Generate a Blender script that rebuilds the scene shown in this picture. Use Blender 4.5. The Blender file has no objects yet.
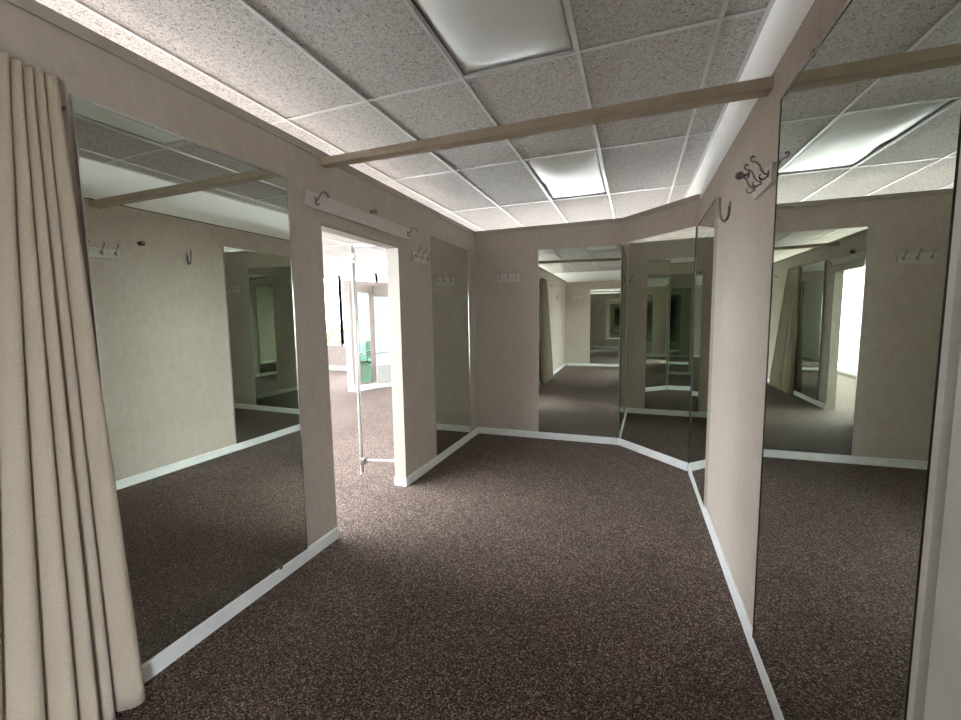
import bpy, bmesh, math, random
from mathutils import Vector, Matrix, noise
random.seed(7)
C = bpy.context.scene.collection
S = 0.81                     # survey units -> metres

# ------------------------------------------------------------------ survey of the room (survey units)
W, H = 2.8700, 3.055      # H = top of the partition caps
HC = 3.36                    # suspended ceiling, above the partitions
AL, BE = 0.0060, -0.0050     # back wall and right wall are slightly out of square
DX, DY = 2.083, 0.800       # ends of the angled wall
BB = 0.095                   # baseboard height
YB = -9.40                   # rear wall
DOOR0, DOOR1, DOORZ = -3.285, -2.160, 2.515
WT = 0.122                   # partition thickness
ZWT = 2.968                  # top of the right wall, below the white cove
XG, TW, TL, YA = -0.3549, 0.7548, 1.5656, -3.1997   # ceiling grid
def rx(y): return W + BE * y
def by(x): return AL * x

# ------------------------------------------------------------------ materials
def mat(name):
    m = bpy.data.materials.new(name); m.use_nodes = True
    nt = m.node_tree; b = nt.nodes['Principled BSDF']
    return m, nt, b
def N(nt, typ, **kw):
    n = nt.nodes.new(typ)
    for k, v in kw.items():
        if k in n.inputs: n.inputs[k].default_value = v
        else: setattr(n, k, v)
    return n
def ramp(nt, stops):
    r = nt.nodes.new('ShaderNodeValToRGB'); e = r.color_ramp.elements
    while len(e) < len(stops): e.new(0.5)
    for i, (p, c) in enumerate(stops):
        e[i].position = p; e[i].color = (*c, 1) if len(c) == 3 else c
    return r
def simple(name, col, rough=0.5, metal=0.0, spec=0.5, vary=0.06, scale=9.0):
    m, nt, b = mat(name)
    tc = N(nt, 'ShaderNodeTexCoord'); no = N(nt, 'ShaderNodeTexNoise', Scale=scale, Detail=4.0)
    nt.links.new(tc.outputs['Object'], no.inputs['Vector'])
    r = ramp(nt, [(0.3, tuple(c * (1 - vary) for c in col)), (0.7, tuple(min(1, c * (1 + vary)) for c in col))])
    nt.links.new(no.outputs['Fac'], r.inputs['Fac']); nt.links.new(r.outputs['Color'], b.inputs['Base Color'])
    b.inputs['Roughness'].default_value = rough; b.inputs['Metallic'].default_value = metal
    b.inputs['Specular IOR Level'].default_value = spec
    return m

def wall_mat(name, c0, c1):
    m, nt, b = mat(name)
    tc = N(nt, 'ShaderNodeTexCoord')
    mp = N(nt, 'ShaderNodeMapping'); mp.inputs['Scale'].default_value = (1, 1, 0.45)
    nt.links.new(tc.outputs['Object'], mp.inputs['Vector'])
    n1 = N(nt, 'ShaderNodeTexNoise', Scale=24.0, Detail=8.0, Roughness=0.66, Distortion=0.5)
    nt.links.new(mp.outputs['Vector'], n1.inputs['Vector'])
    n2 = N(nt, 'ShaderNodeTexNoise', Scale=2.6, Detail=3.0)
    nt.links.new(tc.outputs['Object'], n2.inputs['Vector'])
    mx = N(nt, 'ShaderNodeMix', data_type='FLOAT'); mx.inputs[0].default_value = 0.32
    nt.links.new(n1.outputs['Fac'], mx.inputs[2]); nt.links.new(n2.outputs['Fac'], mx.inputs[3])
    r = ramp(nt, [(0.30, c0), (0.70, c1)])
    nt.links.new(mx.outputs[0], r.inputs['Fac']); nt.links.new(r.outputs['Color'], b.inputs['Base Color'])
    bp = N(nt, 'ShaderNodeBump', Strength=0.12, Distance=0.004)
    nt.links.new(n1.outputs['Fac'], bp.inputs['Height']); nt.links.new(bp.outputs['Normal'], b.inputs['Normal'])
    b.inputs['Roughness'].default_value = 0.62; b.inputs['Specular IOR Level'].default_value = 0.3
    return m

def carpet_mat():
    m, nt, b = mat('carpet')
    tc = N(nt, 'ShaderNodeTexCoord')
    wn = N(nt, 'ShaderNodeTexNoise', Scale=60.0, Detail=2.0)
    nt.links.new(tc.outputs['Object'], wn.inputs['Vector'])
    ad = N(nt, 'ShaderNodeVectorMath', operation='MULTIPLY_ADD')
    ad.inputs[1].default_value = (0.008, 0.008, 0.008)
    nt.links.new(wn.outputs['Color'], ad.inputs[0]); nt.links.new(tc.outputs['Object'], ad.inputs[2])
    vo = N(nt, 'ShaderNodeTexVoronoi', Scale=215.0)
    nt.links.new(ad.outputs[0], vo.inputs['Vector'])
    sep = N(nt, 'ShaderNodeSeparateColor'); nt.links.new(vo.outputs['Color'], sep.inputs[0])
    r = ramp(nt, [(0.0, (0.012, 0.0056, 0.0034)), (0.40, (0.064, 0.038, 0.0265)), (0.76, (0.155, 0.103, 0.079)), (1.0, (0.46, 0.36, 0.30))])
    nt.links.new(sep.outputs[0], r.inputs['Fac'])
    n2 = N(nt, 'ShaderNodeTexNoise', Scale=2.2, Detail=3.0)
    nt.links.new(tc.outputs['Object'], n2.inputs['Vector'])
    r2 = ramp(nt, [(0.3, (0.88, 0.88, 0.88)), (0.7, (1.1, 1.1, 1.1))]); nt.links.new(n2.outputs['Fac'], r2.inputs['Fac'])
    mu = N(nt, 'ShaderNodeMix', data_type='RGBA', blend_type='MULTIPLY'); mu.inputs[0].default_value = 1
    nt.links.new(r.outputs['Color'], mu.inputs[6]); nt.links.new(r2.outputs['Color'], mu.inputs[7])
    nt.links.new(mu.outputs[2], b.inputs['Base Color'])
    bp = N(nt, 'ShaderNodeBump', Strength=0.8, Distance=0.006, invert=True)
    nt.links.new(vo.outputs['Distance'], bp.inputs['Height']); nt.links.new(bp.outputs['Normal'], b.inputs['Normal'])
    b.inputs['Roughness'].default_value = 0.8; b.inputs['Specular IOR Level'].default_value = 0.2
    b.inputs['Sheen Weight'].default_value = 0.12; b.inputs['Sheen Roughness'].default_value = 0.35; b.inputs['Sheen Tint'].default_value = (1, .88, .84, 1)
    return m

def tile_mat(name, base, dark):
    m, nt, b = mat(name)
    tc = N(nt, 'ShaderNodeTexCoord')
    n1 = N(nt, 'ShaderNodeTexNoise', Scale=84.0, Detail=3.0, Roughness=0.6, Distortion=1.6)
    nt.links.new(tc.outputs['Object'], n1.inputs['Vector'])
    r = ramp(nt, [(0.33, dark), (0.43, tuple(0.45 * d + 0.55 * c for d, c in zip(dark, base))), (0.51, base), (1.0, tuple(min(1, c * 1.06) for c in base))])
    nt.links.new(n1.outputs['Fac'], r.inputs['Fac']); nt.links.new(r.outputs['Color'], b.inputs['Base Color'])
    bp = N(nt, 'ShaderNodeBump', Strength=0.5, Distance=0.004)
    nt.links.new(n1.outputs['Fac'], bp.inputs['Height']); nt.links.new(bp.outputs['Normal'], b.inputs['Normal'])
    b.inputs['Roughness'].default_value = 0.9; b.inputs['Specular IOR Level'].default_value = 0.2
    return m

def mirror_mat(name, col):
    m, nt, b = mat(name)
    tc = N(nt, 'ShaderNodeTexCoord'); no = N(nt, 'ShaderNodeTexNoise', Scale=3.0, Detail=3.0)
    nt.links.new(tc.outputs['Object'], no.inputs['Vector'])
    r = ramp(nt, [(0.3, tuple(c * 0.985 for c in col)), (0.7, col)])
    nt.links.new(no.outputs['Fac'], r.inputs['Fac']); nt.links.new(r.outputs['Color'], b.inputs['Base Color'])
    b.inputs['Metallic'].default_value = 1.0; b.inputs['Roughness'].default_value = 0.0
    return m

def fabric_mat():
    m, nt, b = mat('curtain_fabric')
    tc = N(nt, 'ShaderNodeTexCoord')
    mp = N(nt, 'ShaderNodeMapping'); mp.inputs['Scale'].default_value = (1, 1, 3.0)
    nt.links.new(tc.outputs['Object'], mp.inputs['Vector'])
    no = N(nt, 'ShaderNodeTexNoise', Scale=160.0, Detail=3.0); nt.links.new(mp.outputs['Vector'], no.inputs['Vector'])
    r = ramp(nt, [(0.3, (0.44, 0.375, 0.29)), (0.7, (0.55, 0.472, 0.375))])
    nt.links.new(no.outputs['Fac'], r.inputs['Fac']); nt.links.new(r.outputs['Color'], b.inputs['Base Color'])
    bp = N(nt, 'ShaderNodeBump', Strength=0.12, Distance=0.001)
    nt.links.new(no.outputs['Fac'], bp.inputs['Height']); nt.links.new(bp.outputs['Normal'], b.inputs['Normal'])
    b.inputs['Roughness'].default_value = 0.85; b.inputs['Sheen Weight'].default_value = 0.2
    b.inputs['Specular IOR Level'].default_value = 0.2
    return m

def pane_mat():
    m, nt, b = mat('window_glass')
    out = nt.nodes['Material Output']
    tr = N(nt, 'ShaderNodeBsdfTransparent'); gl = N(nt, 'ShaderNodeBsdfGlossy', Roughness=0.02)
    fr = N(nt, 'ShaderNodeFresnel', IOR=1.25); mx = N(nt, 'ShaderNodeMixShader')
    ge = N(nt, 'ShaderNodeNewGeometry'); sb = N(nt, 'ShaderNodeMath', operation='SUBTRACT'); sb.inputs[0].default_value = 1.0
    mu = N(nt, 'ShaderNodeMath', operation='MULTIPLY')
    nt.links.new(ge.outputs['Backfacing'], sb.inputs[1]); nt.links.new(sb.outputs[0], mu.inputs[0]); nt.links.new(fr.outputs[0], mu.inputs[1])
    nt.links.new(mu.outputs[0], mx.inputs[0]); nt.links.new(tr.outputs[0], mx.inputs[1]); nt.links.new(gl.outputs[0], mx.inputs[2])
    nt.links.new(mx.outputs[0], out.inputs['Surface'])
    return m

M = dict(
    wall=wall_mat('wallpaper', (0.440, 0.378, 0.316), (0.545, 0.477, 0.408)),
    paint=simple('cream_paint', (0.46, 0.42, 0.36), 0.5),
    jamb=simple('tan_cream_paint', (0.34, 0.305, 0.255), 0.5),
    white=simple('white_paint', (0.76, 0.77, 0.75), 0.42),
    cove=simple('white_cove_paint', (0.90, 0.89, 0.86), 0.6, vary=0.02),
    crown=simple('beige_trim_paint', (0.41, 0.36, 0.305), 0.55),
    beam=simple('tan_timber_paint', (0.44, 0.37, 0.28), 0.5),
    carpet=carpet_mat(),
    tile=tile_mat('ceiling_tile', (0.66, 0.64, 0.62), (0.18, 0.17, 0.163)),
    grid=simple('grid_metal', (0.70, 0.70, 0.69), 0.35, vary=0.03),
    lens=simple('acrylic_lens', (0.80, 0.83, 0.81), 0.33, vary=0.02),
    mirror=mirror_mat('silvered_glass', (0.71, 0.76, 0.69)),
    mint=mirror_mat('mint_mirror', (0.36, 0.72, 0.56)),
    chrome=simple('chrome', (0.72, 0.72, 0.72), 0.13, 1.0, vary=0.02),
    steel=simple('dull_steel', (0.30, 0.28, 0.26), 0.3, 1.0, vary=0.1),
    edgeshadow=simple('mirror_edge_shadow', (0.035, 0.034, 0.032), 0.35),  # edge strips coloured near-black for a shadow line beside the glass
    dark=simple('gap_shade_and_backing', (0.015, 0.013, 0.012), 0.8),  # mirror backings, and shade painted into the wall gaps
    fabric=fabric_mat(),
    pane=pane_mat(),
    alu=simple('window_aluminium', (0.78, 0.80, 0.84), 0.5, 0.0),
    pink=simple('pale_pink_paint', (0.36, 0.305, 0.28), 0.6),
    lam=simple('grey_laminate', (0.36, 0.36, 0.34), 0.45),
    board=simple('ivory_paint', (0.56, 0.53, 0.485), 0.45),
    tubem=simple('satin_grey_metal', (0.52, 0.52, 0.53), 0.42, 0.5),
    signm=simple('taupe_panel', (0.30, 0.27, 0.24), 0.6),
    leaf=simple('leaf_green', (0.16, 0.30, 0.08), 0.6, vary=0.3, scale=20),
    bark=simple('bark_brown', (0.12, 0.08, 0.05), 0.8, vary=0.2),
    lawn=simple('pale_paving', (0.58, 0.56, 0.52), 0.9, vary=0.1),
    roof=simple('plenum_grey', (0.30, 0.30, 0.30), 0.9),
)

# ------------------------------------------------------------------ mesh helpers (survey units in, metres out)
class MB:
    def __init__(s): s.v = []; s.f = []; s.sm = []
    def add(s, vs, fs, smooth=False):
        o = len(s.v); s.v += [Vector(v) for v in vs]
        for f in fs: s.f.append([i + o for i in f]); s.sm.append(smooth)
        return s
    def hexa(s, p):           # 8 corners: bottom ring 0-3, top ring 4-7
        return s.add(p, [(0, 3, 2, 1), (4, 5, 6, 7), (0, 1, 5, 4), (1, 2, 6, 5), (2, 3, 7, 6), (3, 0, 4, 7)])
    def box(s, x0, x1, y0, y1, z0, z1):
        return s.hexa([(x0, y0, z0), (x1, y0, z0), (x1, y1, z0), (x0, y1, z0), (x0, y0, z1), (x1, y0, z1), (x1, y1, z1), (x0, y1, z1)])
    def slab(s, a, b, z0, z1, t0, t1):
        """upright slab along a-b in plan; t0..t1 is the offset to the LEFT of a->b"""
        a = Vector((a[0], a[1])); b = Vector((b[0], b[1])); d = (b - a).normalized(); n = Vector((-d.y, d.x))
        q = [a + n * t0, b + n * t0, b + n * t1, a + n * t1]
        return s.hexa([(p.x, p.y, z0) for p in q] + [(p.x, p.y, z1) for p in q])
    def prism(s, prof, a, b, up=(0, 0, 1)):
        """profile (u,z) swept from plan point a to b; u to the left of a->b"""
        a = Vector((a[0], a[1], 0)); b = Vector((b[0], b[1], 0)); d = (b - a).normalized(); n = Vector((-d.y, d.x, 0))
        k = len(prof); vs = [a + n * u + Vector((0, 0, z)) for u, z in prof] + [b + n * u + Vector((0, 0, z)) for u, z in prof]
        fs = [(i, (i + 1) % k, k + (i + 1) % k, k + i) for i in range(k)] + [tuple(range(k))[::-1], tuple(range(k, 2 * k))]
        return s.add(vs, fs)
    def tube(s, pts, r, seg=10, caps=True):
        pts = [Vector(p) for p in pts]; n = len(pts)
        rr = r if isinstance(r, (list, tuple)) else [r] * n
        ref = None; vs = []
        for i, p in enumerate(pts):
            t = (pts[min(i + 1, n - 1)] - pts[max(i - 1, 0)]).normalized()
            if ref is None:
                ref = Vector((0, 0, 1)) if abs(t.z) < 0.9 else Vector((1, 0, 0))
            u = (ref - t * ref.dot(t)).normalized(); ref = u; w = t.cross(u)
            for k in range(seg):
                a = 2 * math.pi * k / seg
                vs.append(p + (u * math.cos(a) + w * math.sin(a)) * rr[i])
        fs = [(i * seg + k, i * seg + (k + 1) % seg, (i + 1) * seg + (k + 1) % seg, (i + 1) * seg + k) for i in range(n - 1) for k in range(seg)]
        if caps: fs += [tuple(range(seg))[::-1], tuple(range((n - 1) * seg, n * seg))]
        return s.add(vs, fs, True)
    def ball(s, c, r, seg=12):
        c = Vector(c); rings = seg // 2; vs = [c + Vector((0, 0, r))]
        for i in range(1, rings):
            th = math.pi * i / rings
            for k in range(seg):
                a = 2 * math.pi * k / seg
                vs.append(c + Vector((math.sin(th) * math.cos(a), math.sin(th) * math.sin(a), math.cos(th))) * r)
        vs.append(c - Vector((0, 0, r))); L = len(vs) - 1
        fs = [(0, 1 + k, 1 + (k + 1) % seg) for k in range(seg)]
        for i in range(rings - 2):
            for k in range(seg):
                a = 1 + i * seg + k; b = 1 + i * seg + (k + 1) % seg
                fs.append((a, a + seg, b + seg, b))
        o = 1 + (rings - 2) * seg
        fs += [(L, o + (k + 1) % seg, o + k) for k in range(seg)]
        return s.add(vs, fs, True)
    def build(s, name, m, parent=None, origin=None, bevel=0.0, fix=True):
        if origin is None:
            if parent is not None: origin = Vector((0, 0, 0)); base = world_loc(parent)
            else:
                lo = Vector((min(v.x for v in s.v), min(v.y for v in s.v), min(v.z for v in s.v)))
                hi = Vector((max(v.x for v in s.v), max(v.y for v in s.v), max(v.z for v in s.v)))
                origin = Vector(((lo.x + hi.x) / 2, (lo.y + hi.y) / 2, lo.z)) * S; base = Vector((0, 0, 0))
        me = bpy.data.meshes.new(name)
        off = (base + origin) if parent is not None else origin
        me.from_pydata([v * S - off for v in s.v], [], s.f)
        for p, k in zip(me.polygons, s.sm): p.use_smooth = k
        me.update()
        if fix:
            bm = bmesh.new(); bm.from_mesh(me); bmesh.ops.recalc_face_normals(bm, faces=bm.faces); bm.to_mesh(me); bm.free()
        me.materials.append(m)
        o = bpy.data.objects.new(name, me); C.objects.link(o); o.location = origin
        if parent is not None: o.parent = parent
        if bevel:
            bv = o.modifiers.new('bevel', 'BEVEL'); bv.width = bevel * S; bv.segments = 2; bv.limit_method = 'ANGLE'
        return o
def world_loc(o):
    l = Vector((0, 0, 0))
    while o is not None: l += o.location; o = o.parent
    return l
def tag(o, label, cat, group=None, kind=None):
    o['label'] = label; o['category'] = cat
    if group: o['group'] = group
    if kind: o['kind'] = kind
    return o
def thing(name, loc, label, cat, group=None):
    o = bpy.data.objects.new(name, None); C.objects.link(o); o.location = Vector(loc) * S
    o.empty_display_size = 0.1
    return tag(o, label, cat, group)
def struct(o, label=None, cat=None):
    o['kind'] = 'structure'
    if label: o['label'] = label
    if cat: o['category'] = cat
    return o
def smooth_path(pts, n=6):
    pts = [Vector(p) for p in pts]; out = []
    P = [pts[0] * 2 - pts[1]] + pts + [pts[-1] * 2 - pts[-2]]
    for i in range(1, len(P) - 2):
        for k in range(n):
            t = k / n; a, b, c, d = P[i - 1], P[i], P[i + 1], P[i + 2]
            out.append(0.5 * ((2 * b) + (c - a) * t + (2 * a - 5 * b + 4 * c - d) * t * t + (3 * b - a - 3 * c + d) * t ** 3))
    out.append(pts[-1]); return out

# ================================================================== SETTING
X2W, Y2S, Y2N = -9.3, YB - 0.1, 6.2
ZTOP = 3.75
XS, YR = -2.35, -.95                          # line of the added, unseen shop front and the corner where it turns away
fl = MB().add([(X2W - .3, Y2S - .3, 0), (4.6, Y2S - .3, 0), (4.6, Y2N + .12, 0), (X2W - .3, Y2N + .12, 0)], [(0, 1, 2, 3)]).build('floor', M['carpet'], fix=False)
struct(fl, 'dark brown speckled loop pile carpet over the whole floor', 'floor')

# --- left wall (with the doorway)
w = MB()
w.box(-WT, 0, YB - .1, DOOR0, 0, H - .002); w.box(-WT, 0, DOOR1, .12, 0, H - .002); w.box(-WT, 0, DOOR0, DOOR1, DOORZ, H - .002)
wl = struct(w.build('wall_left', M['wall']), 'mottled beige left wall pierced by the bright doorway', 'wall')
# vertical paper seams of the left wall
for y, z0, z1 in ((-3.592, 2.76, 2.985), (-2.128, 2.54, 2.985), (-6.1, .1, 2.985)):
    MB().box(0.0, 0.0022, y - .004, y + .004, z0, z1).build('paper_seam', M['wall'], wl)
w = MB().slab((-WT, by(0)), (DX + .02, by(DX)), 0, H - .002, 0, .1)
struct(w.build('wall_back', M['wall']), 'mottled beige back wall with the tall central mirror', 'wall')
A = (DX, by(DX)); B = (rx(-DY), -DY)
w = MB().slab(A, B, 0, H - .002, 0, .1)
struct(w.build('wall_diagonal', M['wall']), 'angled beige corner wall between back wall and right wall', 'wall')
# --- right wall
YE = -4.778                  # right wall ends beside the big mirror
w = MB().slab((rx(-DY + .02), -DY + .02), (rx(YE), YE), 0, ZWT, 0, .1)
wr = struct(w.build('wall_right', M['wall']), 'mottled beige right wall with hooks and the big mirror', 'wall')
MB().slab((rx(-3.905), -3.905), (rx(-3.913), -3.913), 2.775, ZWT, -.002, 0).build('paper_seam', M['wall'], wr)
OP0, OP1, OPZ = -7.9, -6.9, 2.515   # unseen doorway added in the right wall behind the camera, for daylight
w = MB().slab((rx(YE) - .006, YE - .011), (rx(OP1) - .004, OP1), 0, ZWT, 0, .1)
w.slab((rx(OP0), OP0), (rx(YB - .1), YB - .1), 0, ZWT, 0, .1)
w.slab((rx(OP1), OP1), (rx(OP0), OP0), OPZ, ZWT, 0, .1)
struct(w.build('wall_right_front', M['white']), 'wall panel at the right edge beside the big mirror, whitened in place of light', 'wall')  # white instead of wallpaper: brightness of the light put into the colour
w = MB().slab((rx(YE), YE), (rx(YE - .011), YE - .011), 0, ZWT, .03, .1)  # recessed dark slab painted as the shade in the gap
struct(w.build('trim_5', M['dark']), 'dark strip standing in for shade in the gap between right wall and front panel', 'trim')
# white building wall showing above the right partition and above the rear partition
w = MB().slab((rx(6.3), 6.3), (rx(YB - .4), YB - .4), ZWT + .012, HC + .05, .012, .1)
w.slab((rx(6.3), 6.3), (rx(-.6), -.6), 0, ZWT + .012, .012, .1); w.slab((rx(-.5), -.5), (rx(OP1), OP1), 0, ZWT + .012, .102, .14)
struct(w.build('wall_right_upper', M['cove']), 'white building wall showing above the right partition', 'wall')
struct(MB().slab((rx(-DY), -DY), (rx(YB), YB), ZWT, ZWT + .0115, .004, .013).build('trim_1', M['dark']), 'dark strip as a painted shadow line along the top of the right wall', 'trim')  # solid dark strip drawn as the shadow at the wall top
w = MB().box(XS - .1, 3.1, YB - .3, YB - .2, 0, HC + .05)
struct(w.build('wall_rear_upper', M['cove']), 'white building wall showing above the rear partition', 'wall')
# --- rear wall, with its own white soffits
w = MB().box(-WT, rx(YB) + .004, YB - .1, YB, 0, 3.0)
struct(w.build('wall_rear', M['wall']), 'beige rear wall seen in the mirrors', 'wall')
# --- crown trims
prof_c = [(0, H - .055), (-.010, H - .055), (-.010, H), (WT, H), (WT, H - .002), (0, H - .002)]
def crown(name, a, b, flip, label):
    p = [(-u if flip else u, z) for u, z in prof_c]
    struct(MB().prism(p, a, b).build(name, M['crown']), label, 'trim')
crown('trim_6', (0, YB), (0, .1), False, 'thin beige ceiling trim along the left wall')
crown('trim_7', (0.011, by(0) - .0005), (DX + .02, by(DX) - .0005), False, 'thin beige ceiling trim along the back wall')
crown('trim_8', A, (B[0] - .008, B[1] + .008), False, 'thin beige ceiling trim along the angled wall')
struct(MB().tube([(0.006, -.008, BB), (0.006, -.008, H - .07)], .008, 8).build('trim_9', M['paint']), 'pale bead in the corner of left and back walls', 'trim')

# --- baseboards
prof_b = [(0, 0), (-.017, 0), (-.017, BB - .012), (-.009, BB), (0, BB)]
def base(name, a, b, label, flip=False):
    p = [(-u if flip else u, z) for u, z in prof_b]
    struct(MB().prism(p, a, b).build(name, M['white']), label, 'baseboard')
base('baseboard_left', (0, -9.38), (0, DOOR0), 'white baseboard under the large left mirror')
base('baseboard_left_far', (0, DOOR1), (0, -.017), 'white baseboard from the doorway to the back corner')
base('baseboard_back', (0.0, -.0005), (DX - .006, by(DX) - .0005), 'white baseboard along the back wall')
base('baseboard_diagonal', A, (B[0] - .012, B[1] + .012), 'white baseboard along the angled wall')
base('baseboard_right', (rx(-DY - .02), -DY - .02), (rx(YE), YE), 'white baseboard along the right wall')
base('baseboard_right_front', (rx(YE - .02) - .004, YE - .02), (rx(OP1) - .004, OP1), 'white baseboard on the front panel of the right wall')
base('baseboard_rear', (.02, YB), (2.95, YB), 'white baseboard along the rear wall', True)

# --- door lining
d = MB()
d.box(-WT - .012, .002, DOOR1 - .018, DOOR1, 0, DOORZ); d.box(-WT - .012, .002, DOOR0, DOOR0 + .004, 0, DOORZ)
d.box(-WT - .012, .002, DOOR0, DOOR1, DOORZ - .018, DOORZ)
d1 = struct(d.build('door_1', M['jamb']), 'cream lined doorway without a door leaf in the left wall', 'doorway')
MB().box(-WT - .016, .008, DOOR1 - .03, DOOR1 - .017, 0, .088).build('base_block', M['white'], d1)
d = MB()
for yy in (OP0, OP1 - .016): d.slab((rx(yy + .016), yy + .016), (rx(yy), yy), 0, OPZ, -.002, .11)
d.slab((rx(OP1), OP1), (rx(OP0), OP0), OPZ - .016, OPZ, -.002, .11)
struct(d.build('door_2', M['paint']), 'cream lined unseen side doorway added behind the viewpoint for daylight', 'doorway')

# --- suspended ceiling
ceil = MB()
XR = 2.99
xs = [XG + i * TW for i in range(-12, 5)]; xs = [X2W] + [x for x in xs if x > X2W] + [XR]
ys = [YA + j * TL for j in range(-4, 7)]; ys = [YB - .25] + [y for y in ys if YB - .2 < y < Y2N] + [Y2N]
LIGHTS = [(2, YA - TL), (2, YA + TL)]        # column index from XG, near row y
def is_light(x0, y0): return any(abs(x0 - (XG + c * TW)) < .01 and abs(y0 - r) < .01 for c, r in LIGHTS)
for i in range(len(xs) - 1):
    for j in range(len(ys) - 1):
        x0, x1, y0, y1 = xs[i], xs[i + 1], ys[j], ys[j + 1]
        if is_light(x0, y0): continue
        if y0 < YR - .1:
            if x1 <= XS - .1: continue
            x0 = max(x0, XS - .1)
        z = [HC + .007 + random.uniform(-.003, .005) for _ in range(4)]
        ceil.hexa([(x0, y0, z[0]), (x1, y0, z[1]), (x1, y1, z[2]), (x0, y1, z[3])] + [(x0, y0, HC + .03), (x1, y0, HC + .03), (x1, y1, HC + .03), (x0, y1, HC + .03)])
ce = struct(ceil.build('ceiling', M['tile']), 'suspended ceiling of fissured grey tiles above the partitions', 'ceiling')
g = MB()
for x in xs[1:-1]:
    ya = YB - .2 if x > XS else YR
    g.box(x - .0115, x + .0115, ya, Y2N, HC - .006, HC - .001); g.box(x - .003, x + .003, ya, Y2N, HC - .001, HC + .03)
for j, y in enumerate(ys[1:-1]):
    g.box(XS if y < YR else X2W, XR, y - .0115, y + .0115, HC - .0052, HC - .0005)
g.prism([(-.004, HC - .005), (-.03, HC - .005), (-.03, HC - .001), (-.004, HC - .001)], (rx(Y2N) + .016, Y2N), (rx(YB - .2) + .016, YB - .2))
g.build('ceiling_grid', M['grid'], ce)
struct(MB().box(XS - .1, 4.7, Y2S - .3, Y2N + .15, ZTOP, ZTOP + .1).box(X2W - .12, XS - .1, YR - .1, Y2N + .15, ZTOP, ZTOP + .1).build('ceiling_roof_slab', M['roof']), 'roof slab above the suspended ceiling', 'ceiling')

# ================================================================== MIRRORS
def slab_pts(P, Q, z0, z1, t, e=0.0): pass
def wall_mirror(label, P, Q, z0, z1, top=True, warp=None, mirror='mirror', side=True, clips=(), edge='chrome'):
    """mirror on the wall line P->Q in plan; the room is on the RIGHT of P->Q"""
    P = Vector((P[0], P[1])); Q = Vector((Q[0], Q[1])); d = (Q - P).normalized(); r = Vector((d.y, -d.x)); L = (Q - P).length
    mid = (P + Q) / 2
    t = thing('wall_mirror', (mid.x, mid.y, z0), label, 'mirror', 'wall mirrors with thin metal edges')
    def pt(u, o, z): q = P + d * u + r * o; return (q.x, q.y, z)
    off = warp or (lambda u, z: 0.0)
    nu, nz = (16, 48) if warp else (1, 1)
    bk = MB(); th = .008
    # backing slab follows the glass
    g = MB(); vs = []; 
    for j in range(nz + 1):
        for i in range(nu + 1):
            u = L * i / nu; z = z0 + (z1 - z0) * j / nz
            vs.append(pt(u, th + off(u, z), z))
    fs = [(j * (nu + 1) + i, j * (nu + 1) + i + 1, (j + 1) * (nu + 1) + i + 1, (j + 1) * (nu + 1) + i) for j in range(nz) for i in range(nu)]
    g.add(vs, fs, bool(warp))
    go = g.build('glass', M[mirror], t, fix=False)
    # make sure the normal looks into the room
    me = go.data; 
    if me.polygons[0].normal.dot(Vector((r.x, r.y, 0))) < 0: me.flip_normals()
    b0 = MB(); m = .0004
    bt = th - m if warp is None else .006
    c = [pt(0, .001, z0), pt(L, .001, z0), pt(L, bt, z0), pt(0, bt, z0),
         pt(0, .001, z1), pt(L, .001, z1), pt(L, bt, z1), pt(0, bt, z1)]
    b0.hexa(c); b0.build('backing', M['dark'], t)
    if side:
        for u0, u1 in ((-.003, .004), (L - .004, L + .003)):
            uu = 0 if u0 < .1 else L; k = nz; vs = []
            for j in range(k + 1):
                z = z0 + (z1 - z0) * j / k; o = th + off(uu, z) + .0025
                vs += [pt(u0, 0, z), pt(u1, 0, z), pt(u1, o, z), pt(u0, o, z)]
            fs = [(4 * j + q, 4 * j + (q + 1) % 4, 4 * j + 4 + (q + 1) % 4, 4 * j + 4 + q) for j in range(k) for q in range(4)]
            fs += [(3, 2, 1, 0), (4 * k, 4 * k + 1, 4 * k + 2, 4 * k + 3)]
            e = MB().add(vs, fs)
            e.build('edge_strip', M[edge], t)
    if top:
        k = MB(); o1, o2 = off(0, z1), off(L, z1)
        k.hexa([pt(0, 0, z1 - .008), pt(L, 0, z1 - .008), pt(L, th + o2 + .003, z1 - .008), pt(0, th + o1 + .003, z1 - .008),
                pt(0, 0, z1 + .006), pt(L, 0, z1 + .006), pt(L, th + o2 + .003, z1 + .006), pt(0, th + o1 + .003, z1 + .006)])
        k.build('top_channel', M['chrome'], t)
    for (u, z) in clips:
        q = MB(); o = off(u, z)
        q.hexa([pt(u - .013, .0, z - .012), pt(u + .013, 0, z - .012), pt(u + .013, th + o + .006, z - .012), pt(u - .013, th + o + .006, z - .012),
                pt(u - .013, .0, z + .012), pt(u + .013, 0, z + .012), pt(u + .013, th + o + .006, z + .012), pt(u - .013, th + o + .006, z + .012)])
        q.build('clip', M['chrome'], t)
    return t
def yaw6(u, z): return .0105 * (1 - u / 1.181)
def yaw5(u, z): return YAW5 * (1 - u / 1.15) if YAW5 > 0 else -YAW5 * u / 1.15
YAW5 = -0.013
def warp1(u, z):            # the large left mirror leans a little off the wall at its top
    return .0060 * (z - BB) + .011 * u
wall_mirror('large mirror on the left wall between the beige curtain and the doorway', (0, -4.780), (0, -3.636), BB + .003, 2.738, warp=warp1, clips=((.9, BB + .004),))
wall_mirror('narrow mirror on the left wall between the doorway and the back corner', (0, -1.446), (0, -.315), BB + .003, 2.74, top=False)
wall_mirror('tall mirror on the back wall reflecting the long room and curtain', (.964, by(.964)), (DX - .012, by(DX)), BB + .003, 2.716)
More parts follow.
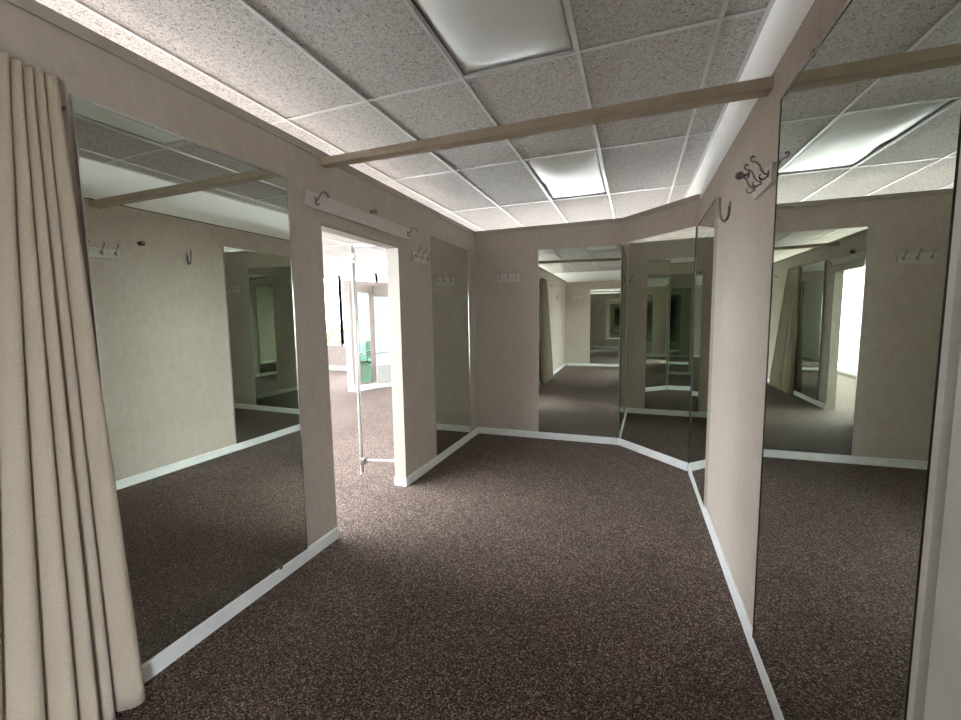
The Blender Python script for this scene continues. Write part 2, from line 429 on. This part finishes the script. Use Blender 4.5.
# straight wall sections have the room on the other side, so run them the other way round
dv = (Vector(B) - Vector(A)).normalized()
wall_mirror('wide mirror on the angled corner wall reflecting the opposite mirror', (A[0] + dv.x * .012, A[1] + dv.y * .012), (B[0] - dv.x * .012, B[1] - dv.y * .012), BB + .003, 2.716, clips=((.66, 2.714),), edge='edgeshadow')
wall_mirror('thin mirror seen edge-on at the far end of the right wall', (rx(-DY - .02), -DY - .02), (rx(-1.97), -1.97), BB + .003, 2.716, warp=yaw5)
wall_mirror('big mirror nearest the viewer on the right wall', (rx(-3.556), -3.556), (rx(-4.737), -4.737), BB + .003, 2.752, warp=yaw6, clips=((.35, 2.752), (.55, BB + .004)), edge='edgeshadow')
struct(MB().slab((rx(-4.741), -4.741), (rx(-4.757), -4.757), BB, 2.752, -.014, 0).build('trim_4', M['dark']), 'dark edge strip at the near end of the big right mirror', 'trim')
struct(MB().slab((rx(-4.757), -4.757), (rx(-4.778), -4.778), BB, 2.752, -.018, 0).build('trim_10', M['white']), 'white painted strip at the near end of the big right mirror', 'trim')
wall_mirror('mirror on the rear wall seen only by reflection in the back mirror', (2.35, YB), (.88, YB), BB + .003, 2.716)

# ================================================================== HOOKS
def hook_mesh(base, out, up=(0, 0, 1), s=1.0):
    """one coat-and-hat hook; base on the board face, out = direction into the room"""
    b = Vector(base); o = Vector(out).normalized(); z = Vector(up); mb = MB()
    sd = o.cross(z)
    def p(a, c): return b + o * a * s + z * c * s
    mb.tube(smooth_path([p(.004, -.012), p(.03, .0), p(.052, .03), p(.062, .062), p(.085, .088), p(.112, .098), p(.122, .118), p(.112, .134), p(.1, .128)]), .0068 * s, 8)
    mb.tube(smooth_path([p(.004, -.018), p(.02, -.034), p(.042, -.044), p(.058, -.034), p(.06, -.016), p(.054, -.008)]), .0062 * s, 8)
    mb.tube([b + o * .0002 + z * .018 * s, b + o * .0002 - z * .034 * s], .009 * s, 8)
    mb.tube([b, b + o * .006 * s], .017 * s, 12)
    mb.ball(p(.1, .128), .0075 * s); mb.ball(p(.054, -.008), .007 * s)
    return mb
def coat_rack(label, P, Q, z0, z1, s=1.0):
    P = Vector((P[0], P[1])); Q = Vector((Q[0], Q[1])); d = (Q - P).normalized(); r = Vector((d.y, -d.x)); L = (Q - P).length
    mid = (P + Q) / 2
    t = thing('coat_rack', (mid.x, mid.y, z0), label, 'coat rack', 'three-hook coat racks on white boards')
    MB().slab(P, Q, z0, z1, -.02, .0012).build('board', M['board'], t, bevel=.004)
    for f in (.13, .5, .87):
        q = P + d * L * f + r * .02
        hook_mesh((q.x, q.y, (z0 + z1) / 2 + .012), (r.x, r.y, 0), s=s).build('hook', M['steel'], t)
        m = MB()
    for f in (.31, .69):
        q = P + d * L * f + r * .02
        MB().tube([(q.x, q.y, (z0 + z1) / 2), (q.x + r.x * .003, q.y + r.y * .003, (z0 + z1) / 2)], .005, 8).build('screw', M['chrome'], t)
    return t
coat_rack('white three-hook rack beside the narrow mirror, right of the doorway', (0, -1.905), (0, -1.565), 2.40, 2.505, .62)
coat_rack('white three-hook rack on the back wall left of the tall mirror', (.357, by(.357)), (.682, by(.682)), 2.287, 2.403, .62)
coat_rack('white three-hook rack on the right wall beside the big mirror', (rx(-3.135), -3.135), (rx(-3.464), -3.464), 2.405, 2.505, .66)
coat_rack('white three-hook rack on the rear wall seen by reflection', (.60, YB), (.24, YB), 2.40, 2.51, .62)

def hook_thing(name, loc, label, cat, group=None): return thing(name, loc, label, cat, group)
# J hook on the right wall
def j_hook(label, y, z, out, x):
    t = thing('coat_hook', (x, y, z), label, 'hook', 'single J hooks')
    p = lambda a, c, k=0: (x + out * a, y, z + c)
    MB().box(min(x, x + out * .006), max(x, x + out * .006), y - .012, y + .012, z - .03, z + .05).build('back_plate', M['steel'], t, bevel=.002)
    MB().tube(smooth_path([p(.007, .02), p(.010, -.05), p(.035, -.085), p(.062, -.05), p(.068, .02), p(.068, .085)]), .008, 8).build('hook_arm', M['steel'], t)
    return t
j_hook('single dark J hook on the right wall before the thin far mirror', -2.43, 2.525, -1, rx(-2.43))
j_hook('single J hook on the left wall behind the curtain, seen by reflection', -7.35, 2.40, 1, 0)
def knob(label, base, out, s=1.0):
    b = Vector(base); o = Vector(out)
    t = thing('round_hook', base, label, 'knob', 'small dark wall knobs')
    MB().tube([b, b + o * .008], .018 * s, 12).build('rosette', M['steel'], t)
    m = MB().tube([b + o * .006, b + o * .04], .007 * s, 8); m.ball(b + o * .05, .02 * s); m.build('knob_head', M['steel'], t)
knob('small dark knob on the right wall behind the hook rack', (rx(-2.93), -2.93, 2.605), (-1, 0, 0), 1.2)
knob('small dark knob above the white board over the doorway', (0, -2.62, 2.745), (1, 0, 0))
knob('small dark knob on the left wall behind the curtain, seen by reflection', (0, -6.35, 2.68), (1, 0, 0))
t = MB().tube([(0, -4.806, 2.672), (.018, -4.806, 2.676)], [.006, .007], 8).build('nail', M['steel']); tag(t, 'small dark nail in the left wall between curtain and mirror', 'nail')

# white board with hooks over the doorway
t = thing('hook_board', (0, -2.7, 2.6), 'long white painted board with a hook at each end above the doorway', 'board')
MB().box(.001, .03, -3.45, -1.975, 2.603, 2.718).build('board', M['board'], t, bevel=.005)
for y in (-3.36, -2.03):
    o = Vector((1, 0, 0)); b = Vector((.03, y, 2.66)); m = MB()
    m.tube(smooth_path([b + Vector((.003, 0, -.01)), b + Vector((.03, 0, .012)), b + Vector((.06, .0, .05)), b + Vector((.09, .01, .045)), b + Vector((.1, .02, .02))]), .0065, 8)
    m.tube([b + Vector((0, 0, .025)), b + Vector((0, 0, -.03))], .01, 8); m.ball(b + Vector((.1, .02, .02)), .009)
    m.tube(smooth_path([b + Vector((.003, 0, -.02)), b + Vector((.02, 0, -.035)), b + Vector((.035, 0, -.025))]), .005, 8)
    m.build('hook', M['steel'], t)

# ================================================================== TIMBER CROSSBAR
yl0, yl1, yr0, yr1 = -3.262, -3.182, -3.352, -3.262
bm_ = MB().hexa([(.001, yl0, 2.945), (rx(-3.3) - .001, yr0, 2.893), (rx(-3.3) - .001, yr1, 2.893), (.001, yl1, 2.945),
                 (.001, yl0, 3.0), (rx(-3.3) - .001, yr0, 2.952), (rx(-3.3) - .001, yr1, 2.952), (.001, yl1, 3.0)])
bm_ = bm_.build('timber_crossbar', M['beam'], bevel=.004)
tag(bm_, 'long tan timber crossbar spanning the room just below the ceiling', 'beam')

# ================================================================== CEILING LIGHTS
def ceiling_light(c, y0, label, sag, tilt):
    x0 = XG + c * TW; x1 = x0 + TW; y1 = y0 + TL
    t = thing('ceiling_light', ((x0 + x1) / 2, (y0 + y1) / 2, HC), label, 'ceiling light', 'recessed troffer lights')
    f = MB(); a = .016
    # recessed housing: open box above the grid
    h = .10
    f.box(x0, x1, y0, y1, HC + h, HC + h + .01)
    f.box(x0, x0 + .006, y0, y1, HC, HC + h); f.box(x1 - .006, x1, y0, y1, HC, HC + h)
    f.box(x0, x1, y0, y0 + .006, HC, HC + h); f.box(x0, x1, y1 - .006, y1, HC, HC + h)
    f.build('housing', M['grid'], t)
    fr = MB()
    fr.box(x0 + .006, x0 + .024, y0, y1, HC + .001, HC + .006); fr.box(x1 - .024, x1 - .006, y0, y1, HC + .001, HC + .006)
    fr.box(x0, x1, y0 + .006, y0 + .024, HC + .001, HC + .006); fr.box(x0, x1, y1 - .024, y1 - .006, HC + .001, HC + .006)
    fr.build('frame', M['grid'], t)
    n, k = 20, 32; vs = []; b = .030
    for j in range(k + 1):
        for i in range(n + 1):
            u, v = i / n, j / k
            e = 1 - min(1, max(abs(2 * u - 1), abs(2 * v - 1)))
            px = max(0, 1 - abs(2 * u - 1) ** 3.2); pv = max(0, 1 - abs(2 * v - 1) ** 5)
            z = HC + .012 - sag * px * pv + tilt(u, v)
            vs.append((x0 + b + (TW - 2 * b) * u, y0 + b + (TL - 2 * b) * v, z))
    fs = [(j * (n + 1) + i, j * (n + 1) + i + 1, (j + 1) * (n + 1) + i + 1, (j + 1) * (n + 1) + i) for j in range(k) for i in range(n)]
    o = MB().add(vs, fs, True).build('diffuser', M['lens'], t, fix=False)
    if o.data.polygons[0].normal.z > 0: o.data.flip_normals()
    sd = o.modifiers.new('thick', 'SOLIDIFY'); sd.thickness = .003
ceiling_light(2, YA - TL, 'nearest ceiling light with bulging grey diffuser, cut by the top edge', .045, lambda u, v: 0)
ceiling_light(2, YA + TL, 'farther ceiling light with warped bright diffuser beyond the timber crossbar', .03,
              lambda u, v: .035 * math.exp(-((u - .5) / .3) ** 2) * max(0, 1 - v / .35) ** 1.5 + .02 * math.exp(-((v - .62) / .1) ** 2) * max(0, 1 - u / .15))

# ================================================================== CURTAIN
# fold edges (y at the top, y at the hem), right to left
yt = [-4.836, -4.872, -4.912, -4.940, -4.970, -5.004, -5.030]
yb_ = [-4.792, -4.915, -4.985, -5.045, -5.135, -5.26, -5.36]
rnd = random.Random(3)
while yb_[-1] > -6.02:
    yt.append(yt[-1] - rnd.uniform(.034, .055)); yb_.append(yb_[-1] - rnd.uniform(.055, .085))
nf = len(yt) - 1; per = 10; nz = 40
amp = [rnd.uniform(.8, 1.2) for _ in range(nf)]
cu = MB(); vs = []
zt, zb = 2.775, .022
for j in range(nz + 1):
    s = j / nz; z = zt + (zb - zt) * s
    for k in range(nf):
        for i in range(per + (1 if k == nf - 1 else 0)):
            t = i / per
            y0 = yt[k] + (yb_[k] - yt[k]) * s ** .9; y1 = yt[k + 1] + (yb_[k + 1] - yt[k + 1]) * s ** .9
            prof = math.sin(math.pi * min(1, t ** .8)) ** .75 if 0 < t < 1 else 0.0
            a = (.036 + .075 * s) * amp[k]
            x = .020 + .012 * s + a * prof
            # rounded bulge leans over its right neighbour
            y = y0 + (y1 - y0) * t + .022 * prof * (0.4 + s) * (1 - t)
            zz = z + (0.012 * math.sin(k * 2.1) * (1 - s) if j == 0 else 0) - (.012 * math.sin(k * 1.3) * s if j == nz else 0)
            vs.append((x, y, max(.006, zz)))
nc = nf * per + 1
fs = [(j * nc + i, j * nc + i + 1, (j + 1) * nc + i + 1, (j + 1) * nc + i) for j in range(nz) for i in range(nc - 1)]
cu.add(vs, fs, True)
ct = thing('curtain', (.05, -5.2, .006), 'floor-length beige pleated curtain hanging at the left edge', 'curtain')
co = cu.build('fabric', M['fabric'], ct)
sd = co.modifiers.new('thick', 'SOLIDIFY'); sd.thickness = .003; sd.offset = -1
MB().box(.001, .018, yt[-1] - .02, yt[0] - .012, zt - .055, zt - .015).build('batten', M['paint'], ct)

# ================================================================== SHOWROOM BEYOND THE DOORWAY
WS, WH = .05, 3.12  # unseen shop front, added to send daylight through the doorway
w = MB()
w.box(XS - .1, XS, Y2S - .1, YR, 0, WS); w.box(XS - .1, XS, Y2S - .1, YR, WH, ZTOP)
struct(w.build('wall_added_shopfront', M['paint']), 'pale sill and head walls of the unseen shop front added for daylight', 'wall')
SP = (YR - Y2S + .1) / 5
for k in range(5):
    y0 = Y2S - .1 + k * SP
    f = MB(); f.box(XS - .09, XS - .01, y0, y0 + .05, WS, WH); f.box(XS - .09, XS - .01, y0 + SP - .05, y0 + SP, WS, WH)
    f.box(XS - .09, XS - .01, y0 + .05, y0 + SP - .05, WS, WS + .05); f.box(XS - .09, XS - .01, y0 + .05, y0 + SP - .05, WH - .05, WH)
    wo = struct(f.build('window_%d' % (k + 11), M['alu']), 'wide unseen shop front window added to light the bright room', 'window')
    MB().box(XS - .052, XS - .048, y0 + .05, y0 + SP - .05, WS + .05, WH - .05).build('pane', M['pane'], wo)
w = MB(); w.box(X2W - .1, XS - .1, YR - .1, YR, 0, WS); w.box(X2W - .1, XS - .1, YR - .1, YR, WH, ZTOP)
struct(w.build('wall_showroom_south', M['paint']), 'pale sill and head walls of the added, unseen shop front behind the corner', 'wall')
SQ = (XS - .1 - X2W) / 4  # unseen return glazing, added to brighten the showroom floor
for k in range(4):
    x0 = X2W + k * SQ
    f = MB(); f.box(x0, x0 + .05, YR - .09, YR - .01, WS, WH); f.box(x0 + SQ - .05, x0 + SQ, YR - .09, YR - .01, WS, WH)
    f.box(x0 + .05, x0 + SQ - .05, YR - .09, YR - .01, WS, WS + .05); f.box(x0 + .05, x0 + SQ - .05, YR - .09, YR - .01, WH - .05, WH)
    wo = struct(f.build('window_%d' % (k + 21), M['alu']), 'wide unseen shop front window added behind the corner to light the bright room', 'window')
    MB().box(x0 + .05, x0 + SQ - .05, YR - .052, YR - .048, WS + .05, WH - .05).build('pane', M['pane'], wo)
struct(MB().box(X2W - .1, X2W, YR, Y2N + .1, 0, ZTOP).build('wall_showroom_west', M['paint']), 'pale far side wall of the bright room', 'wall')
# window wall
SILL, HEAD = .89, 3.33
struct(MB().box(X2W, 2.95, Y2N, Y2N + .12, 0, SILL).build('wall_window_sill', M['pink']), 'pale pink low wall under the windows of the bright room', 'wall')
struct(MB().box(X2W, 2.95, Y2N, Y2N + .12, HEAD, ZTOP).build('wall_window_head', M['white']), 'white band above the windows of the bright room', 'wall')
struct(MB().prism([(u, z * 1.6) for u, z in prof_b], (X2W, Y2N), (2.7, Y2N)).build('baseboard_window', M['white']), 'white baseboard below the showroom windows', 'baseboard')
wx = [X2W + .05, -9.0, -7.48, -5.96, -4.44, -2.92, -1.40, .12, 1.64, 2.7]
for i in range(len(wx) - 1):
    x0, x1 = wx[i], wx[i + 1]
    f = MB(); a = .045
    f.box(x0 - a, x0 + a, Y2N + .02, Y2N + .1, SILL, HEAD); f.box(x1 - a, x1 + a, Y2N + .02, Y2N + .1, SILL, HEAD)
    f.box(x0 + a, x1 - a, Y2N + .02, Y2N + .1, SILL, SILL + .05); f.box(x0 + a, x1 - a, Y2N + .02, Y2N + .1, HEAD - .06, HEAD)
    wo = struct(f.build('window_%d' % (i + 1), M['alu']), 'tall aluminium window of the bright room', 'window')
    MB().box(x0 + a, x1 - a, Y2N + .058, Y2N + .062, SILL + .05, HEAD - .06).build('pane', M['pane'], wo)
# display partition with mint mirror panels
PA, PB, PC, PD, PE = (-4.41, 2.53), (-4.27, 2.58), (-4.253, 2.72), (-4.098, 3.228), (-3.46, 4.3)
PT = 2.75
w = MB()
w.slab(PA, PB, 0, PT, 0, .12); w.slab(PB, PD, 0, PT, 0, .12); w.slab(PD, PE, 0, PT, 0, .12)
struct(w.build('wall_display_partition', M['pink']), 'pale display partition in the bright room beyond the doorway', 'wall')
w = MB().slab(PB, PD, 0, .15, -.05, 0); w.slab(PD, PE, 0, .15, -.05, 0)
struct(w.build('baseboard_display', M['white']), 'white plinth board along the display partition', 'baseboard')
def along(a, b, f): return (a[0] + (b[0] - a[0]) * f, a[1] + (b[1] - a[1]) * f)
def panel(a, b, z0, z1, label, m, framed):
    q = ((a[0] + b[0]) / 2, (a[1] + b[1]) / 2, z0)
    t = thing('display_panel', q, label, 'panel', 'tall glossy panels on the showroom partition')
    MB().slab(a, b, z0, z1, -.012, -.002).build('glass', m, t)
    if framed:
        f = MB(); f.slab(a, along(a, b, .07), z0, z1, -.03, -.001); f.slab(along(a, b, .93), b, z0, z1, -.03, -.001)
        f.slab(a, b, z1, z1 + .05, -.03, -.001); f.build('frame', M['white'], t)
panel(along(PB, PD, .35), along(PB, PD, .84), .19, 2.45, 'tall mint green mirror panel beside the chrome post', M['mint'], False)
panel(along(PD, PE, .05), along(PD, PE, .62), .62, 2.32, 'tall pale blue glass panel above the grey cabinet', simple('pale_blue_glass', (.48, .66, .70), .15, .3), True)
t = thing('low_cabinet', (-3.75, 3.75, .15), 'low grey cabinet against the showroom partition', 'cabinet')
a, b = along(PD, PE, .02), along(PD, PE, .95)
MB().slab(a, b, .152, .60, -.16, -.051).build('body', M['lam'], t, bevel=.006)
MB().slab(a, b, .60, .625, -.18, -.051).build('top', M['white'], t)
t = thing('garment_rail', (-4.05, 3.05, .15), 'curved chrome rail with a thin upright in front of the panels', 'rail')
d1_, d2_ = along(PB, PD, .45), along(PD, PE, .35)
nn = Vector((.9, -.43, 0))
q0 = Vector((*d1_, .94)); q1 = Vector((*d2_, .94))
MB().tube(smooth_path([q0 + nn * .02, q0 + nn * .2, q0.lerp(q1, .5) + nn * .3, q1 + nn * .28, q1 + nn * .22 - Vector((0, 0, .1)), q1 + nn * .2 - Vector((0, 0, .3))]), .018, 8).build('rail_tube', M['chrome'], t)
MB().tube([q1 + nn * .22 - Vector((0, 0, .3)), q1 + nn * .22 + Vector((0, 0, 1.36))], .012, 8).build('upright', M['chrome'], t)
a, b = along(PD, PE, .02), along(PD, PE, .26)
t = MB().slab(a, b, 2.42, 2.64, -.16, -.03).build('wall_box', M['signm'], bevel=.006)
tag(t, 'small taupe box high on the showroom partition', 'box')

# chrome garment rack just beyond the doorway
px, py = -.668, -2.026
rk = thing('garment_rack', (px, py, 0), 'chrome garment rack post and low rail just beyond the doorway', 'garment rack')
MB().tube([(px, py, .012), (px, py, 2.59)], .021, 14).build('post', M['tubem'], rk)
MB().tube([(px, py, 0), (px, py, .02)], .026, 14).build('foot', M['lam'], rk)
MB().tube([(px, py, .165), (px + .50, py + .13, .165)], .016, 12).build('lower_rail', M['tubem'], rk)
MB().tube([(px, py, 2.58), (px + .50, py + .13, 2.58)], .016, 12).build('upper_rail', M['tubem'], rk)
ps = MB().tube([(px + .50, py + .13, .012), (px + .50, py + .13, 2.59)], .021, 14).build('post', M['tubem'], rk)
MB().tube([(px + .50, py + .13, 0), (px + .50, py + .13, .02)], .026, 14).build('foot', M['lam'], rk)
m = MB().box(px - .01, px + .05, py - .03, py + .03, .12, .2); m.tube([(px + .02, py - .05, .16), (px + .02, py + .05, .16)], .014, 10)
m.build('clamp', M['steel'], rk, bevel=.004)
m = MB().box(px - .03, px + .035, py - .03, py + .03, 2.40, 2.50); m.ball((px + .02, py - .034, 2.44), .016); m.build('bracket', M['tubem'], rk, bevel=.004)

# ---- outdoors
lo = MB().add([(-40, -40, -.15), (40, -40, -.15), (40, 60, -.15), (-40, 60, -.15)], [(0, 1, 2, 3)]).build('ground', M['lawn'], fix=False)
struct(lo, 'pale paved ground outside the windows', 'ground')
def shrub(x, y, r, h, label):
    t = thing('shrub', (x, y, -.15), label, 'shrub', 'shrubs outside the showroom windows')
    MB().tube([(x, y, -.15), (x + .05, y, h * .6)], .05, 8).build('stem', M['bark'], t)
    rr = random.Random(int(x * 100)); m = MB()
    for _ in range(900):
        a, b = rr.uniform(0, 6.283), math.acos(rr.uniform(-1, 1)); q = rr.uniform(.6, 1.0)
        c = Vector((x + r * q * math.sin(b) * math.cos(a), y + r * q * math.sin(b) * math.sin(a), h * .6 + h * .42 * q * math.cos(b)))
        e = Vector((rr.uniform(-1, 1), rr.uniform(-1, 1), rr.uniform(-.3, 1))).normalized() * .09
        k = e.cross(Vector((rr.uniform(-1, 1), rr.uniform(-1, 1), rr.uniform(-1, 1)))).normalized() * .04
        m.add([c - e, c + k, c + e, c - k], [(0, 1, 2, 3)])
    m.build('foliage', M['leaf'], t, fix=False)
shrub(-9.6, 8.6, .8, 1.55, 'green shrub outside at the left of the window')
shrub(-7.9, 9.0, .7, 1.35, 'green shrub outside behind the window mullion')

# ================================================================== LIGHT
wd = bpy.data.worlds.new('World'); bpy.context.scene.world = wd; wd.use_nodes = True
bg = wd.node_tree.nodes['Background']; bg.inputs['Color'].default_value = (0.88, 0.94, 1.0, 1); bg.inputs['Strength'].default_value = 13.0
# ================================================================== CAMERA
cam = bpy.data.cameras.new('Camera'); co = bpy.data.objects.new('Camera', cam); C.objects.link(co)
yaw, pitch, roll, f = 0.3555, -0.0999, -0.0162, 416.73
fw = Vector((-math.sin(yaw) * math.cos(pitch), math.cos(yaw) * math.cos(pitch), math.sin(pitch)))
r0 = Vector((math.cos(yaw), math.sin(yaw), 0)); u0 = r0.cross(fw)
r_ = r0 * math.cos(roll) + u0 * math.sin(roll); u_ = -r0 * math.sin(roll) + u0 * math.cos(roll)
Mx = Matrix((r_, u_, -fw)).transposed().to_4x4(); Mx.translation = Vector((2.2625, -5.9281, 1.7747)) * S
co.matrix_world = Mx
cam.sensor_fit = 'HORIZONTAL'; cam.sensor_width = 36.0; cam.lens = f / 961 * 36; cam.clip_start = .02; cam.clip_end = 200
sc = bpy.context.scene; sc.camera = co
sc.view_settings.view_transform = 'Standard'; sc.view_settings.look = 'None'; sc.view_settings.gamma = 1
sc.view_settings.use_curve_mapping = False; sc.view_settings.exposure = 0.85
sc.cycles.max_bounces = 24; sc.cycles.glossy_bounces = 16; sc.cycles.diffuse_bounces = 8; sc.cycles.transparent_max_bounces = 12
sc.cycles.sample_clamp_indirect = 16.0
